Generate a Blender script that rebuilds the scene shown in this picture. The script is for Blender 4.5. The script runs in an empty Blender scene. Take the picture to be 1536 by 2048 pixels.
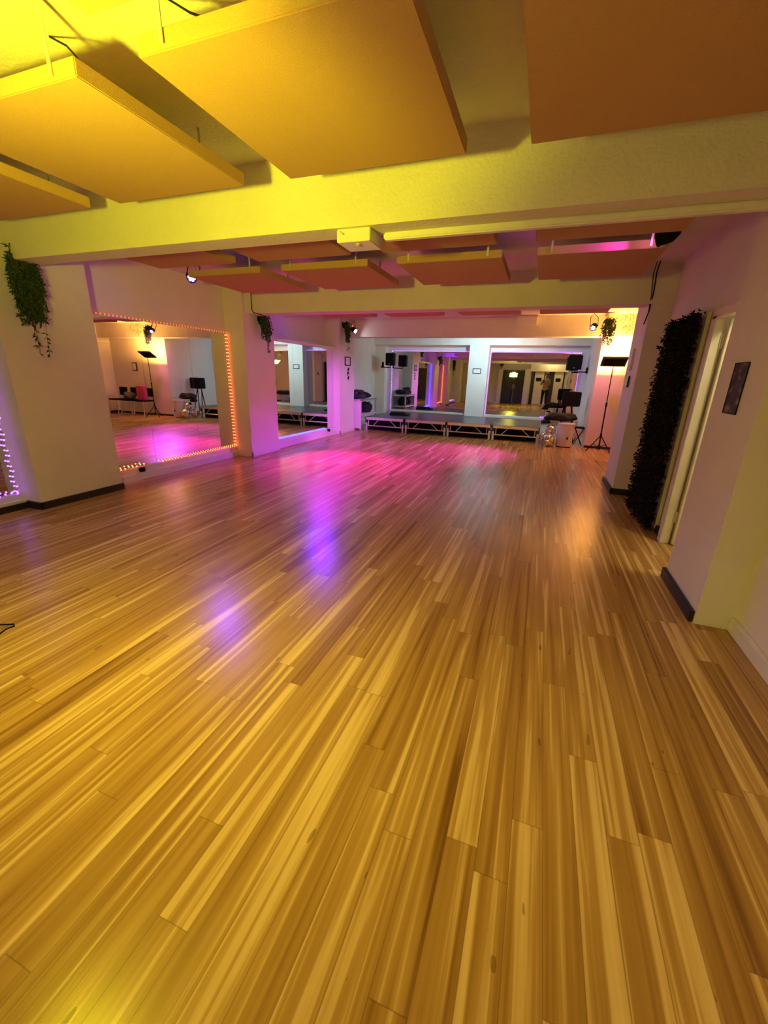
import bpy, bmesh, math, random
from mathutils import Vector, Matrix
random.seed(7)
R = math.radians
C = bpy.context.scene.collection
SC = bpy.context.scene

# ---------------------------------------------------------------- camera, world, exposure
cam_d = bpy.data.cameras.new('camera'); cam = bpy.data.objects.new('camera', cam_d); C.objects.link(cam)
cam_d.sensor_fit = 'VERTICAL'; cam_d.sensor_height = 36; cam_d.lens = 824.7 * 36 / 2048
cam_d.clip_start = 0.03; cam_d.clip_end = 100
YAW, PIT, ROLL = 0.344063, 0.318766, 0.029926
fw = Vector((-math.sin(YAW)*math.cos(PIT), math.cos(YAW)*math.cos(PIT), -math.sin(PIT)))
rt = Vector((math.cos(YAW), math.sin(YAW), 0)); up = rt.cross(fw)
r2 = math.cos(ROLL)*rt + math.sin(ROLL)*up; u2 = -math.sin(ROLL)*rt + math.cos(ROLL)*up
cam.matrix_world = Matrix(((r2.x, u2.x, -fw.x, 0), (r2.y, u2.y, -fw.y, 0), (r2.z, u2.z, -fw.z, 1.35), (0, 0, 0, 1)))
SC.camera = cam
SC.view_settings.view_transform = 'Standard'; SC.view_settings.look = 'None'
SC.view_settings.exposure = 0.0; SC.view_settings.gamma = 1; SC.view_settings.use_curve_mapping = False
W = bpy.data.worlds.new('world'); SC.world = W; W.use_nodes = True
W.node_tree.nodes['Background'].inputs[0].default_value = (0.5, 0.3, 0.25, 1)
W.node_tree.nodes['Background'].inputs[1].default_value = 0.02

# light levels, all in one place (watts)
P_YELLOW = 185; P_SPILL = 200; P_GLOW = 24; P_ORANGE = 108; P_FILL = 22; P_SIDE = 42; P_PINK = 1700; P_POOL = 1700; P_REDWASH = 50; P_VIOLET = 90; P_VIOLET2 = 170; P_WHITE = 60; P_STAGE = 40; P_MAGENTA = 2000

def add_light(name, kind, loc, target, power, col, parent=None, size=0.1, spot=90, blend=0.6):
    d = bpy.data.lights.new(name, kind); d.energy = power; d.color = col
    if kind == 'AREA': d.shape = 'DISK'; d.size = size
    else: d.shadow_soft_size = size
    if kind == 'SPOT': d.spot_size = R(spot); d.spot_blend = blend
    o = bpy.data.objects.new(name, d); C.objects.link(o)
    loc = Vector(loc); o.rotation_euler = (Vector(target) - loc).to_track_quat('-Z', 'Y').to_euler()
    o.location = loc
    if parent: o.parent = parent; o.location = loc - parent.location
    return o

# ---------------------------------------------------------------- materials
def mat(name, col, rough=0.6, metal=0.0, noise=0.0, nscale=20, bump=0.0, bscale=60, emit=None, estr=0, spec=0.5):
    m = bpy.data.materials.new(name); m.use_nodes = True; nt = m.node_tree; b = nt.nodes['Principled BSDF']
    b.inputs['Base Color'].default_value = (*col, 1); b.inputs['Roughness'].default_value = rough
    b.inputs['Metallic'].default_value = metal; b.inputs['Specular IOR Level'].default_value = spec
    tc = nt.nodes.new('ShaderNodeTexCoord')
    n = nt.nodes.new('ShaderNodeTexNoise'); n.inputs['Scale'].default_value = nscale; n.inputs['Detail'].default_value = 5
    nt.links.new(tc.outputs['Object'], n.inputs['Vector'])
    mx = nt.nodes.new('ShaderNodeMixRGB'); mx.blend_type = 'MULTIPLY'; mx.inputs[1].default_value = (*col, 1)
    cr = nt.nodes.new('ShaderNodeValToRGB'); v = 1 - noise
    cr.color_ramp.elements[0].position = 0.3; cr.color_ramp.elements[0].color = (v, v, v, 1); cr.color_ramp.elements[1].position = 0.7
    nt.links.new(n.outputs['Fac'], cr.inputs[0]); nt.links.new(cr.outputs[0], mx.inputs[2]); mx.inputs[0].default_value = 1
    nt.links.new(mx.outputs[0], b.inputs['Base Color'])
    if bump:
        n2 = nt.nodes.new('ShaderNodeTexNoise'); n2.inputs['Scale'].default_value = bscale; n2.inputs['Detail'].default_value = 4
        nt.links.new(tc.outputs['Object'], n2.inputs['Vector'])
        bp = nt.nodes.new('ShaderNodeBump'); bp.inputs['Strength'].default_value = bump; bp.inputs['Distance'].default_value = 0.01
        nt.links.new(n2.outputs['Fac'], bp.inputs['Height']); nt.links.new(bp.outputs[0], b.inputs['Normal'])
    if emit:
        b.inputs['Emission Color'].default_value = (*emit, 1); b.inputs['Emission Strength'].default_value = estr
    return m

def floor_material():
    m = bpy.data.materials.new('wood_floor'); m.use_nodes = True; nt = m.node_tree; N = nt.nodes; L = nt.links
    b = N['Principled BSDF']
    def M(op, a, bb=None, c=None):
        n = N.new('ShaderNodeMath'); n.operation = op
        for i, v in enumerate((a, bb, c)):
            if v is None: continue
            if isinstance(v, (int, float)): n.inputs[i].default_value = v
            else: L.new(v, n.inputs[i])
        return n.outputs[0]
    tc = N.new('ShaderNodeTexCoord'); sp = N.new('ShaderNodeSeparateXYZ'); L.new(tc.outputs['Object'], sp.inputs[0])
    x, y = sp.outputs[0], sp.outputs[1]
    PW, PL = 0.094, 1.15
    u = M('DIVIDE', x, PW); col = M('FLOOR', u); fu = M('FRACT', u)
    w1 = N.new('ShaderNodeTexWhiteNoise'); w1.noise_dimensions = '1D'; L.new(col, w1.inputs['W'])
    v = M('ADD', M('DIVIDE', y, PL), M('MULTIPLY', w1.outputs['Value'], 7.3)); row = M('FLOOR', v); fv = M('FRACT', v)
    cv = N.new('ShaderNodeCombineXYZ'); L.new(col, cv.inputs[0]); L.new(row, cv.inputs[1])
    w2 = N.new('ShaderNodeTexWhiteNoise'); w2.noise_dimensions = '2D'; L.new(cv.outputs[0], w2.inputs['Vector'])
    idv = w2.outputs['Value']
    # streaks along the board
    c1 = N.new('ShaderNodeCombineXYZ'); L.new(M('MULTIPLY', x, 30), c1.inputs[0]); L.new(M('MULTIPLY', y, 0.6), c1.inputs[1]); L.new(M('MULTIPLY', idv, 40), c1.inputs[2])
    n1 = N.new('ShaderNodeTexNoise'); n1.inputs['Scale'].default_value = 1; n1.inputs['Detail'].default_value = 2.5; n1.inputs['Distortion'].default_value = 0.6; L.new(c1.outputs[0], n1.inputs['Vector'])
    c2 = N.new('ShaderNodeCombineXYZ'); L.new(M('MULTIPLY', x, 130), c2.inputs[0]); L.new(M('MULTIPLY', y, 3.5), c2.inputs[1]); L.new(M('MULTIPLY', idv, 17), c2.inputs[2])
    n2 = N.new('ShaderNodeTexNoise'); n2.inputs['Scale'].default_value = 1; n2.inputs['Detail'].default_value = 3; L.new(c2.outputs[0], n2.inputs['Vector'])
    # rare dark knots
    c3 = N.new('ShaderNodeCombineXYZ'); L.new(M('MULTIPLY', x, 26), c3.inputs[0]); L.new(M('MULTIPLY', y, 8), c3.inputs[1]); L.new(M('MULTIPLY', idv, 5), c3.inputs[2])
    n3 = N.new('ShaderNodeTexNoise'); n3.inputs['Scale'].default_value = 1; n3.inputs['Detail'].default_value = 1; L.new(c3.outputs[0], n3.inputs['Vector'])
    s = M('ADD', M('ADD', M('MULTIPLY', n1.outputs['Fac'], 0.95), M('MULTIPLY', n2.outputs['Fac'], 0.15)), M('MULTIPLY', M('SUBTRACT', idv, 0.5), 0.16))
    cr = N.new('ShaderNodeValToRGB'); L.new(s, cr.inputs[0]); e = cr.color_ramp.elements
    e[0].position = 0.28; e[0].color = (0.20, 0.088, 0.018, 1)
    e[1].position = 0.78; e[1].color = (0.80, 0.56, 0.25, 1)
    for p, c in ((0.42, (0.37, 0.19, 0.048, 1)), (0.54, (0.46, 0.26, 0.072, 1)), (0.62, (0.53, 0.31, 0.095, 1)), (0.68, (0.70, 0.46, 0.18, 1))):
        k = e.new(p); k.color = c
    # joints
    gu = M('MINIMUM', fu, M('SUBTRACT', 1, fu)); gv = M('MULTIPLY', M('MINIMUM', fv, M('SUBTRACT', 1, fv)), PL / PW)
    g = M('LESS_THAN', M('MINIMUM', gu, gv), 0.016)
    kn = M('GREATER_THAN', n3.outputs['Fac'], 0.765)
    dk = M('MAXIMUM', M('MULTIPLY', g, 0.38), M('MULTIPLY', kn, 0.45))
    mx = N.new('ShaderNodeMixRGB'); L.new(dk, mx.inputs[0]); L.new(cr.outputs[0], mx.inputs[1]); mx.inputs[2].default_value = (0.07, 0.025, 0.008, 1)
    L.new(mx.outputs[0], b.inputs['Base Color'])
    b.inputs['Roughness'].default_value = 0.25; b.inputs['Specular IOR Level'].default_value = 0.36
    bp = N.new('ShaderNodeBump'); bp.inputs['Strength'].default_value = 0.10; bp.inputs['Distance'].default_value = 0.004
    L.new(M('SUBTRACT', n2.outputs['Fac'], M('MULTIPLY', g, 0.8)), bp.inputs['Height']); L.new(bp.outputs[0], b.inputs['Normal'])
    return m

def mirror_material():
    m = bpy.data.materials.new('silver_mirror'); m.use_nodes = True; b = m.node_tree.nodes['Principled BSDF']
    b.inputs['Base Color'].default_value = (0.80, 0.82, 0.80, 1); b.inputs['Metallic'].default_value = 1; b.inputs['Roughness'].default_value = 0.012
    return m

def collage_material():
    m = bpy.data.materials.new('photo_collage'); m.use_nodes = True; nt = m.node_tree; b = nt.nodes['Principled BSDF']
    tc = nt.nodes.new('ShaderNodeTexCoord'); v = nt.nodes.new('ShaderNodeTexVoronoi'); v.inputs['Scale'].default_value = 16
    n = nt.nodes.new('ShaderNodeTexNoise'); n.inputs['Scale'].default_value = 24; n.inputs['Detail'].default_value = 4
    nt.links.new(tc.outputs['Object'], v.inputs['Vector']); nt.links.new(tc.outputs['Object'], n.inputs['Vector'])
    a = nt.nodes.new('ShaderNodeMath'); a.operation = 'MULTIPLY'; nt.links.new(v.outputs['Distance'], a.inputs[0]); nt.links.new(n.outputs['Fac'], a.inputs[1])
    cr = nt.nodes.new('ShaderNodeValToRGB'); nt.links.new(a.outputs[0], cr.inputs[0])
    cr.color_ramp.elements[0].position = 0.05; cr.color_ramp.elements[0].color = (0.03, 0.02, 0.03, 1)
    cr.color_ramp.elements[1].position = 0.5; cr.color_ramp.elements[1].color = (0.34, 0.26, 0.26, 1)
    k = cr.color_ramp.elements.new(0.3); k.color = (0.07, 0.045, 0.05, 1)
    nt.links.new(cr.outputs[0], b.inputs['Base Color']); b.inputs['Roughness'].default_value = 0.6; b.inputs['Specular IOR Level'].default_value = 0.15
    return m

WALL = mat('white_painted_plaster', (0.80, 0.76, 0.72), 0.55, noise=0.05, nscale=3, bump=0.25, bscale=70)
CEIL = mat('white_painted_concrete', (0.78, 0.73, 0.68), 0.7, noise=0.06, nscale=4, bump=0.6, bscale=45)
FLOOR = floor_material(); MIRROR = mirror_material(); COLLAGE = collage_material()
TRIMW = mat('white_gloss_trim', (0.80, 0.76, 0.74), 0.35, noise=0.04)
DARKB = mat('dark_skirting', (0.018, 0.016, 0.018), 0.45, noise=0.2)
PANEL = mat('terracotta_felt', (0.58, 0.35, 0.17), 0.95, noise=0.12, nscale=160, bump=0.3, bscale=300, spec=0.1)
CREAM = mat('cream_gloss_paint', (0.80, 0.74, 0.58), 0.35, noise=0.04, nscale=5)
BLACK = mat('matt_black', (0.008, 0.008, 0.009), 0.8, noise=0.2, spec=0.15)
BLACKG = mat('black_satin', (0.02, 0.02, 0.022), 0.3, noise=0.1)
GRILLE = mat('speaker_grille', (0.008, 0.008, 0.009), 0.8, noise=0.5, nscale=400, spec=0.15)
ALU = mat('aluminium', (0.78, 0.76, 0.76), 0.35, metal=0.75, noise=0.1, nscale=30)
STEEL = mat('pale_steel', (0.72, 0.68, 0.62), 0.4, metal=0.5, noise=0.1)
DECK = mat('stage_deck_board', (0.055, 0.06, 0.068), 0.28, noise=0.25, nscale=60, bump=0.1, bscale=200)
BOXW = mat('white_plastic', (0.78, 0.74, 0.78), 0.4, noise=0.05)
LEAFG = mat('green_leaf', (0.020, 0.085, 0.012), 0.7, noise=0.4, nscale=30)
LEAFO = mat('olive_leaf', (0.05, 0.10, 0.02), 0.7, noise=0.5, nscale=30)
LEAFB = mat('dark_brown_leaf', (0.018, 0.013, 0.008), 0.85, noise=0.6, nscale=25, spec=0.15)
STEM = mat('plant_stem', (0.09, 0.05, 0.02), 0.7)
CLOTHD = mat('dark_cloth', (0.010, 0.012, 0.018), 0.9, noise=0.4, nscale=20, bump=0.5, bscale=40)
CLOTHN = mat('navy_cloth', (0.012, 0.022, 0.05), 0.9, noise=0.4, nscale=20)
CLOTHGR = mat('grey_cloth', (0.06, 0.06, 0.07), 0.9, noise=0.4, nscale=20)
CLOTHBR = mat('brown_cloth', (0.06, 0.035, 0.02), 0.9, noise=0.4, nscale=20)
PINKC = mat('pink_fabric', (0.60, 0.06, 0.22), 0.8, noise=0.2)
PAPER = mat('white_paper', (0.82, 0.82, 0.80), 0.7, noise=0.05)
SKIN = mat('skin', (0.50, 0.30, 0.20), 0.5, noise=0.1)
HAIR = mat('dark_hair', (0.02, 0.014, 0.01), 0.5, noise=0.3, nscale=80)
SHIRT = mat('mustard_knit', (0.42, 0.26, 0.12), 0.9, noise=0.2)
TROUS = mat('black_trousers', (0.014, 0.014, 0.016), 0.85, noise=0.2)
SHOE = mat('pale_shoe', (0.6, 0.56, 0.5), 0.6)
REDL = mat('red_indicator', (0.4, 0.02, 0.02), 0.4, emit=(1, 0.05, 0.05), estr=6)
DARKROOM = mat('dark_door_paint', (0.035, 0.038, 0.03), 0.55, noise=0.3, nscale=6)
def glow(name, c, s): return mat(name, (0.02, 0.02, 0.02), 0.4, emit=c, estr=s)
G_PURPLE = glow('purple_led', (0.42, 0.10, 1.0), 6); G_RED = glow('orange_red_led', (1.0, 0.12, 0.03), 9)
G_REDD = glow('dim_red_led', (1.0, 0.10, 0.03), 2.5)
G_BLUE = glow('blue_led', (0.05, 0.05, 1.0), 12)
G_WHITE = glow('white_violet_lens', (0.20, 0.05, 1.0), 130); G_COOL = glow('cool_white_lens', (0.9, 0.95, 1.0), 60)
G_STAGE = glow('stage_white_lens', (0.45, 0.88, 1.0), 1500)
G_PINK = glow('pink_lens', (1.0, 0.25, 0.8), 20); G_YEL = glow('yellow_flood_face', (1.0, 0.80, 0.05), 30); G_ORA = glow('amber_flood_face', (1.0, 0.55, 0.12), 30)

# ---------------------------------------------------------------- mesh helpers
class MB:
    def __init__(s, origin=(0, 0, 0)): s.bm = bmesh.new(); s.o = Vector(origin)
    def _v(s, p): return s.bm.verts.new(Vector(p) - s.o)
    def box(s, a, b, bev=0.0):
        x0, y0, z0 = a; x1, y1, z1 = b
        v = [s._v(p) for p in ((x0,y0,z0),(x1,y0,z0),(x1,y1,z0),(x0,y1,z0),(x0,y0,z1),(x1,y0,z1),(x1,y1,z1),(x0,y1,z1))]
        fs = [s.bm.faces.new([v[i] for i in q]) for q in ((3,2,1,0),(4,5,6,7),(0,1,5,4),(1,2,6,5),(2,3,7,6),(3,0,4,7))]
        if bev:
            es = list({e for f in fs for e in f.edges})
            bmesh.ops.bevel(s.bm, geom=es, offset=bev, segments=2, affect='EDGES')
        return s
    def obox(s, center, axes, half, bev=0.0):      # oriented box
        c = Vector(center); X, Y, Z = [Vector(a).normalized() for a in axes]
        v = [s._v(c + X*half[0]*i + Y*half[1]*j + Z*half[2]*k) for k in (-1, 1) for (i, j) in ((-1,-1),(1,-1),(1,1),(-1,1))]
        fs = [s.bm.faces.new([v[i] for i in q]) for q in ((3,2,1,0),(4,5,6,7),(0,1,5,4),(1,2,6,5),(2,3,7,6),(3,0,4,7))]
        if bev:
            es = list({e for f in fs for e in f.edges}); bmesh.ops.bevel(s.bm, geom=es, offset=bev, segments=2, affect='EDGES')
        return s
    def cyl(s, p, q, r0, r1=None, n=14):
        r1 = r0 if r1 is None else r1; p = Vector(p); q = Vector(q); d = (q-p).normalized()
        a = d.orthogonal().normalized(); b = d.cross(a)
        A = [s._v(p + (a*math.cos(t)+b*math.sin(t))*r0) for t in [2*math.pi*i/n for i in range(n)]]
        B = [s._v(q + (a*math.cos(t)+b*math.sin(t))*r1) for t in [2*math.pi*i/n for i in range(n)]]
        for i in range(n): s.bm.faces.new((A[i], A[(i+1)%n], B[(i+1)%n], B[i]))
        s.bm.faces.new(A[::-1]); s.bm.faces.new(B)
        return s
    def tube(s, pts, r, n=8):
        pts = [Vector(p) for p in pts]; rings = []
        for i, p in enumerate(pts):
            d = (pts[min(i+1, len(pts)-1)] - pts[max(i-1, 0)]).normalized()
            a = d.cross(Vector((0.13, 0.29, 0.95))).normalized(); b = d.cross(a)
            rings.append([s._v(p + (a*math.cos(t)+b*math.sin(t))*r) for t in [2*math.pi*k/n for k in range(n)]])
        for A, B in zip(rings, rings[1:]):
            for k in range(n): s.bm.faces.new((A[k], A[(k+1)%n], B[(k+1)%n], B[k]))
        s.bm.faces.new(rings[0][::-1]); s.bm.faces.new(rings[-1])
        return s
    def ball(s, c, r, sc=(1,1,1), seg=16):
        m = Matrix.Translation(Vector(c)-s.o) @ Matrix.Diagonal((r*sc[0], r*sc[1], r*sc[2], 1))
        bmesh.ops.create_uvsphere(s.bm, u_segments=seg, v_segments=max(6, seg//2), radius=1, matrix=m); return s
    def lathe(s, c, prof, n=20, axis=(0,0,1)):
        c = Vector(c); d = Vector(axis).normalized(); a = d.orthogonal().normalized(); b = d.cross(a); rings = []
        for r, h in prof:
            rings.append([s._v(c + d*h + (a*math.cos(t)+b*math.sin(t))*max(r, 1e-4)) for t in [2*math.pi*k/n for k in range(n)]])
        for A, B in zip(rings, rings[1:]):
            for k in range(n): s.bm.faces.new((A[k], A[(k+1)%n], B[(k+1)%n], B[k]))
        s.bm.faces.new(rings[0][::-1]); s.bm.faces.new(rings[-1])
        return s
    def leaf(s, p, d, n, l, w):                     # folded pointed leaf
        p = Vector(p); d = Vector(d).normalized(); n = Vector(n); sd = d.cross(n)
        if sd.length < 1e-3: sd = d.orthogonal()
        sd.normalize(); nn = sd.cross(d)
        a = s._v(p); t = s._v(p + d*l - nn*l*0.15); m = s._v(p + d*l*0.45 + nn*w*0.25)
        e = s._v(p + d*l*0.4 + sd*w*0.5); f = s._v(p + d*l*0.4 - sd*w*0.5)
        s.bm.faces.new((a, e, m)); s.bm.faces.new((e, t, m)); s.bm.faces.new((a, m, f)); s.bm.faces.new((m, t, f))
        return s
    def blob(s, c, sc, seed, amp=0.25, seg=22):     # crumpled heap of cloth
        rnd = random.Random(seed); c = Vector(c)
        k = [(Vector((rnd.uniform(-1,1), rnd.uniform(-1,1), rnd.uniform(-1,1))).normalized()*rnd.uniform(2,7), rnd.uniform(0,6)) for _ in range(9)]
        r = bmesh.ops.create_uvsphere(s.bm, u_segments=seg, v_segments=seg//2, radius=1)
        for v in r['verts']:
            q = v.co.copy(); d = sum(math.sin(q.dot(a)+ph) for a, ph in k)/9
            q *= 1 + amp*d*1.6
            if q.z < -0.75: q.z = -0.75
            v.co = Vector((q.x*sc[0], q.y*sc[1], q.z*sc[2])) + c - s.o
        return s
    def build(s, name, m, parent=None, smooth=False, loc=None):
        me = bpy.data.meshes.new(name); bmesh.ops.recalc_face_normals(s.bm, faces=s.bm.faces[:]); s.bm.to_mesh(me); s.bm.free()
        me.materials.append(m)
        if smooth:
            for p in me.polygons: p.use_smooth = True
        o = bpy.data.objects.new(name, me); C.objects.link(o)
        if parent: o.parent = parent
        else: o.location = s.o
        return o

def tag(o, label=None, cat=None, group=None, kind=None):
    if label: o['label'] = label
    if cat: o['category'] = cat
    if group: o['group'] = group
    if kind: o['kind'] = kind
    return o
def thing(name, label, cat, loc, group=None):
    o = bpy.data.objects.new(name, None); C.objects.link(o); o.location = loc; o.empty_display_size = 0.1
    return tag(o, label, cat, group)
def struct(name, mb, m, label=None):
    o = mb.build(name, m); tag(o, kind='structure', label=label, cat=None); return o
def dup(root, loc, label=None, rotz=None):
    r = root.copy(); C.objects.link(r); r.location = loc
    if rotz is not None: r.rotation_euler = (0, 0, rotz)
    if label: r['label'] = label
    for ch in list(root.children):
        c = ch.copy(); C.objects.link(c); c.parent = r
        for g in ch.children:
            d = g.copy(); C.objects.link(d); d.parent = c
    return r

# ---------------------------------------------------------------- the room
XL = -4.75; ZC = 2.58; YB = -1.9; YE = 12.35
struct('floor', MB().box((XL-0.1, YB-0.1, -0.08), (3.3, YE+0.1, 0)), FLOOR)
struct('ceiling', MB().box((XL-0.1, YB-0.1, ZC), (3.3, YE+0.1, ZC+0.1)), CEIL)
struct('wall_left', MB().box((XL-0.1, YB-0.1, 0), (XL, YE+0.1, ZC)), WALL)
struct('wall_back', MB().box((XL, YE, 0), (1.0, YE+0.1, ZC)), WALL)
struct('wall_rear', MB().box((XL, YB-0.1, 0), (3.3, YB, ZC)), WALL)
b = MB().box((1.22, YB, 0), (1.34, 3.2, ZC)).box((1.22, 4.15, 0), (1.34, 5.8, ZC)).box((1.22, 3.2, 1.86), (1.34, 4.15, ZC))
struct('wall_right', b, WALL)
struct('wall_alcove', MB().box((3.2, 5.8, 0), (3.3, 9.87, ZC)), WALL)
struct('wall_side', MB().box((2.4, YB, 0), (2.5, 5.8, ZC)), WALL)
# right piers
struct('pillar', MB().box((1.03, 2.65, 0), (1.22, 3.29, ZC)), WALL)
struct('pillar', MB().box((1.01, 5.8, 0), (3.2, 6.55, ZC)), WALL)
struct('pillar', MB().box((1.0, 9.87, 0), (3.3, YE+0.1, ZC)), WALL)
# left piers
for (y0, y1) in ((-0.75, 0.1), (2.49, 3.36), (5.68, 6.46), (8.99, 9.79)):
    struct('pillar', MB().box((XL, y0, 0), (-4.4 if y0 > 3 else -4.48, y1, ZC)), WALL)
struct('pillar', MB().box((XL, 12.1, 0), (-4.45, YE, ZC)), WALL)
struct('pillar', MB().box((-1.98, 12.0, 0), (-1.46, YE, 2.2)), WALL)
# beams across the room
for (y0, y1) in ((-0.62, -0.42), (2.62, 2.82), (5.75, 6.02), (9.5, 9.8)):
    struct('ceiling_beam', MB().box((XL, y0, 2.19), (1.22 if y0 < 5 else 3.2, y1, ZC)), CEIL)
struct('ceiling_beam', MB().box((XL, 12.0, 2.2), (1.0, YE, ZC)), CEIL)
# upstands between the piers on the left (wall over mirrors stands forward)
struct('trim_1', MB().box((-4.75, 3.36, 0), (-4.66, 5.68, 0.085)).box((-4.75, 3.36, 0.085), (-4.69, 5.68, 0.155)), TRIMW)
struct('trim_2', MB().box((-4.75, 6.46, 0), (-4.48, 8.99, 0.085)).box((-4.75, 6.46, 0.085), (-4.51, 8.99, 0.155)), TRIMW)
struct('trim_3', MB().box((-4.75, 6.46, 1.885), (-4.52, 8.99, 1.93)), TRIMW)
struct('trim_4', MB().box((-4.3, 12.2, 0.345), (-1.98, YE, 0.39)), TRIMW)
struct('trim_5', MB().box((-1.46, 12.2, 0.33), (0.95, YE, 0.39)), TRIMW)
struct('wall_mirror_backing', MB().box((-4.75, 6.46, 0.155), (-4.575, 8.99, 1.885)), WALL)
struct('trim_6', MB().box((-4.72, 0.1, 0), (-4.66, 2.49, 0.085)).box((-4.72, 0.1, 0.085), (-4.69, 2.49, 0.15)), TRIMW)
# skirtings
struct('baseboard_left', MB().box((-4.48, 2.47, 0), (-4.455, 3.37, 0.07), 0.003).box((-4.75, 2.465, 0), (-4.455, 2.49, 0.07), 0.003).box((-4.66, 0.1, 0), (-4.645, 2.47, 0.06)), DARKB)
struct('baseboard_left', MB().box((-4.4, 5.665, 0), (-4.38, 6.47, 0.075), 0.004).box((-4.75, 5.665, 0), (-4.38, 5.68, 0.075), 0.004).box((-4.4, 8.97, 0), (-4.38, 9.8, 0.075), 0.004).box((-4.75, 8.97, 0), (-4.38, 8.99, 0.075), 0.004).box((XL, 9.8, 0), (XL+0.02, 12.1, 0.08)), TRIMW)
struct('baseboard_right', MB().box((1.005, 2.66, 0), (1.03, 3.31, 0.075), 0.004).box((1.005, 3.29, 0), (1.22, 3.31, 0.075), 0.004)
       .box((0.985, 5.775, 0), (1.01, 6.57, 0.075), 0.004).box((0.985, 5.775, 0), (1.22, 5.8, 0.075), 0.004).box((1.19, 4.17, 0), (1.22, 4.40, 0.07), 0.004).box((1.19, 5.2, 0), (1.22, 5.8, 0.07), 0.004)
       .box((1.01, 6.55, 0), (3.2, 6.57, 0.07)).box((3.18, 6.57, 0), (3.2, 9.87, 0.07)).box((1.0, 9.85, 0), (3.2, 9.87, 0.05)), DARKB)
struct('baseboard_right', MB().box((1.195, YB, 0), (1.22, 2.65, 0.085), 0.004), TRIMW)
struct('baseboard_back', MB().box((0.1, 12.32, 0), (1.0, YE, 0.2)), TRIMW)
# bevelled drop below first beam: surface trunking and the cable on it
tag(MB((-0.1, 2.79, 2.17)).box((-1.05, 2.765, 2.15), (1.2, 2.815, 2.19), 0.008).build('cable_trunking', TRIMW), 'white surface cable trunking along the lower edge of the yellow-lit beam', 'trunking')

# right door: architrave, leaf slightly ajar, hinges
d = thing('door_1', None, None, (1.24, 4.1, 0)); tag(d, 'cream painted door standing wide open in the right-hand wall', 'door', kind='structure')
MB(d.location).box((1.165, 4.085, 0), (1.238, 4.17, 1.86), 0.004).box((1.165, 3.18, 1.835), (1.238, 4.17, 1.90), 0.004).build('door_frame', CREAM, d)
MB(d.location).box((1.250, 4.045, 0.01), (2.02, 4.085, 1.83), 0.003).build('door_leaf', CREAM, d)
for z in (0.20, 1.62):
    MB(d.location).cyl((1.244, 4.076, z), (1.244, 4.076, z+0.10), 0.007).box((1.225, 4.079, z), (1.244, 4.086, z+0.10)).build('hinge', STEEL, d)
tag(MB((1.21, 4.26, 0)).box((1.205, 4.25, 0.07), (1.22, 4.262, 2.0)).build('conduit', TRIMW), 'thin pale vertical conduit between the cream door and the leafy panel', 'conduit')

# rear of the room, seen in the stage mirrors
d = thing('door_2', None, None, (-1.62, YB, 0)); tag(d, 'wide dark double door at the rear of the hall', 'door', kind='structure')
MB(d.location).box((-2.2, YB, 0), (-1.64, YB+0.04, 1.8)).box((-1.62, YB, 0), (-1.06, YB+0.04, 1.8)).build('door_leaf', DARKROOM, d)
MB(d.location).box((-2.28, YB, 0), (-2.2, YB+0.06, 1.88)).box((-2.2, YB, 1.8), (-1.06, YB+0.06, 1.88)).build('door_frame', BLACKG, d)
MB(d.location).box((-1.7, YB+0.04, 0.85), (-1.68, YB+0.08, 1.1)).box((-1.58, YB+0.04, 0.85), (-1.56, YB+0.08, 1.1)).build('door_handle', STEEL, d)
struct('pillar', MB().box((-2.52, YB, 0), (-2.30, YB+0.35, ZC)), WALL)
struct('pillar', MB().box((-1.05, YB, 0), (-0.78, YB+0.35, 1.98)), WALL)
struct('ceiling_beam', MB().box((-0.78, YB, 1.84), (1.22, YB+0.2, 2.3)), CREAM)
for i, (x0, x1, lx0, lx1) in enumerate(((-0.7, 0.05, -0.5, 0.0), (0.25, 1.1, 0.55, 1.02))):
    d = thing('door_%d' % (i+3), None, None, (x0, YB, 0)); tag(d, 'white rear door with a black sign, ' + ('beside the cream post' if i == 0 else 'nearest the right wall'), 'door', kind='structure')
    MB(d.location).box((x0, YB, 0), (x1, YB+0.03, 1.84)).build('door_frame', DARKROOM, d)
    MB(d.location).box((lx0, YB+0.03, 0.02), (lx1, YB+0.07, 1.82), 0.003).build('door_leaf', CREAM, d)
    MB(d.location).box((lx0+0.08, YB+0.07, 1.3), (lx1-0.12, YB+0.075, 1.5)).build('sign', BLACK, d)
    MB(d.location).box((lx0+0.04, YB+0.07, 0.95), (lx0+0.07, YB+0.11, 1.07)).build('door_handle', STEEL, d)

# ---------------------------------------------------------------- mirrors
def wall_mirror(name, label, axis, plane, runs, z0, z1, loc):
    t = thing(name, label, 'mirror', loc, 'wall mirrors')
    for (a, b_) in runs:
        m = MB(loc)
        if axis == 'x': m.box((plane-0.006, a+0.0015, z0), (plane, b_-0.0015, z1))
        else: m.box((a+0.0015, plane, z0), (b_-0.0015, plane+0.006, z1))
        m.build('mirror_panel', MIRROR, t)
    return t
wall_mirror('wall_mirror', 'large wall mirror edged with orange-red lights between the first two left piers', 'x', -4.72, ((3.36, 4.08), (4.08, 4.88), (4.88, 5.67)), 0.155, 1.90, (-4.72, 4.5, 0.155))
wall_mirror('wall_mirror', 'wall mirror with a blue light along its foot, beyond the second left pier', 'x', -4.565, ((6.47, 7.3), (7.3, 8.14), (8.14, 8.98)), 0.155, 1.885, (-4.565, 7.7, 0.155))
wall_mirror('wall_mirror', 'wall mirror at the far left edge outlined in purple lights', 'x', -4.72, ((0.15, 0.9), (0.9, 1.65), (1.65, 2.44)), 0.15, 1.90, (-4.72, 1.3, 0.15))
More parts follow.
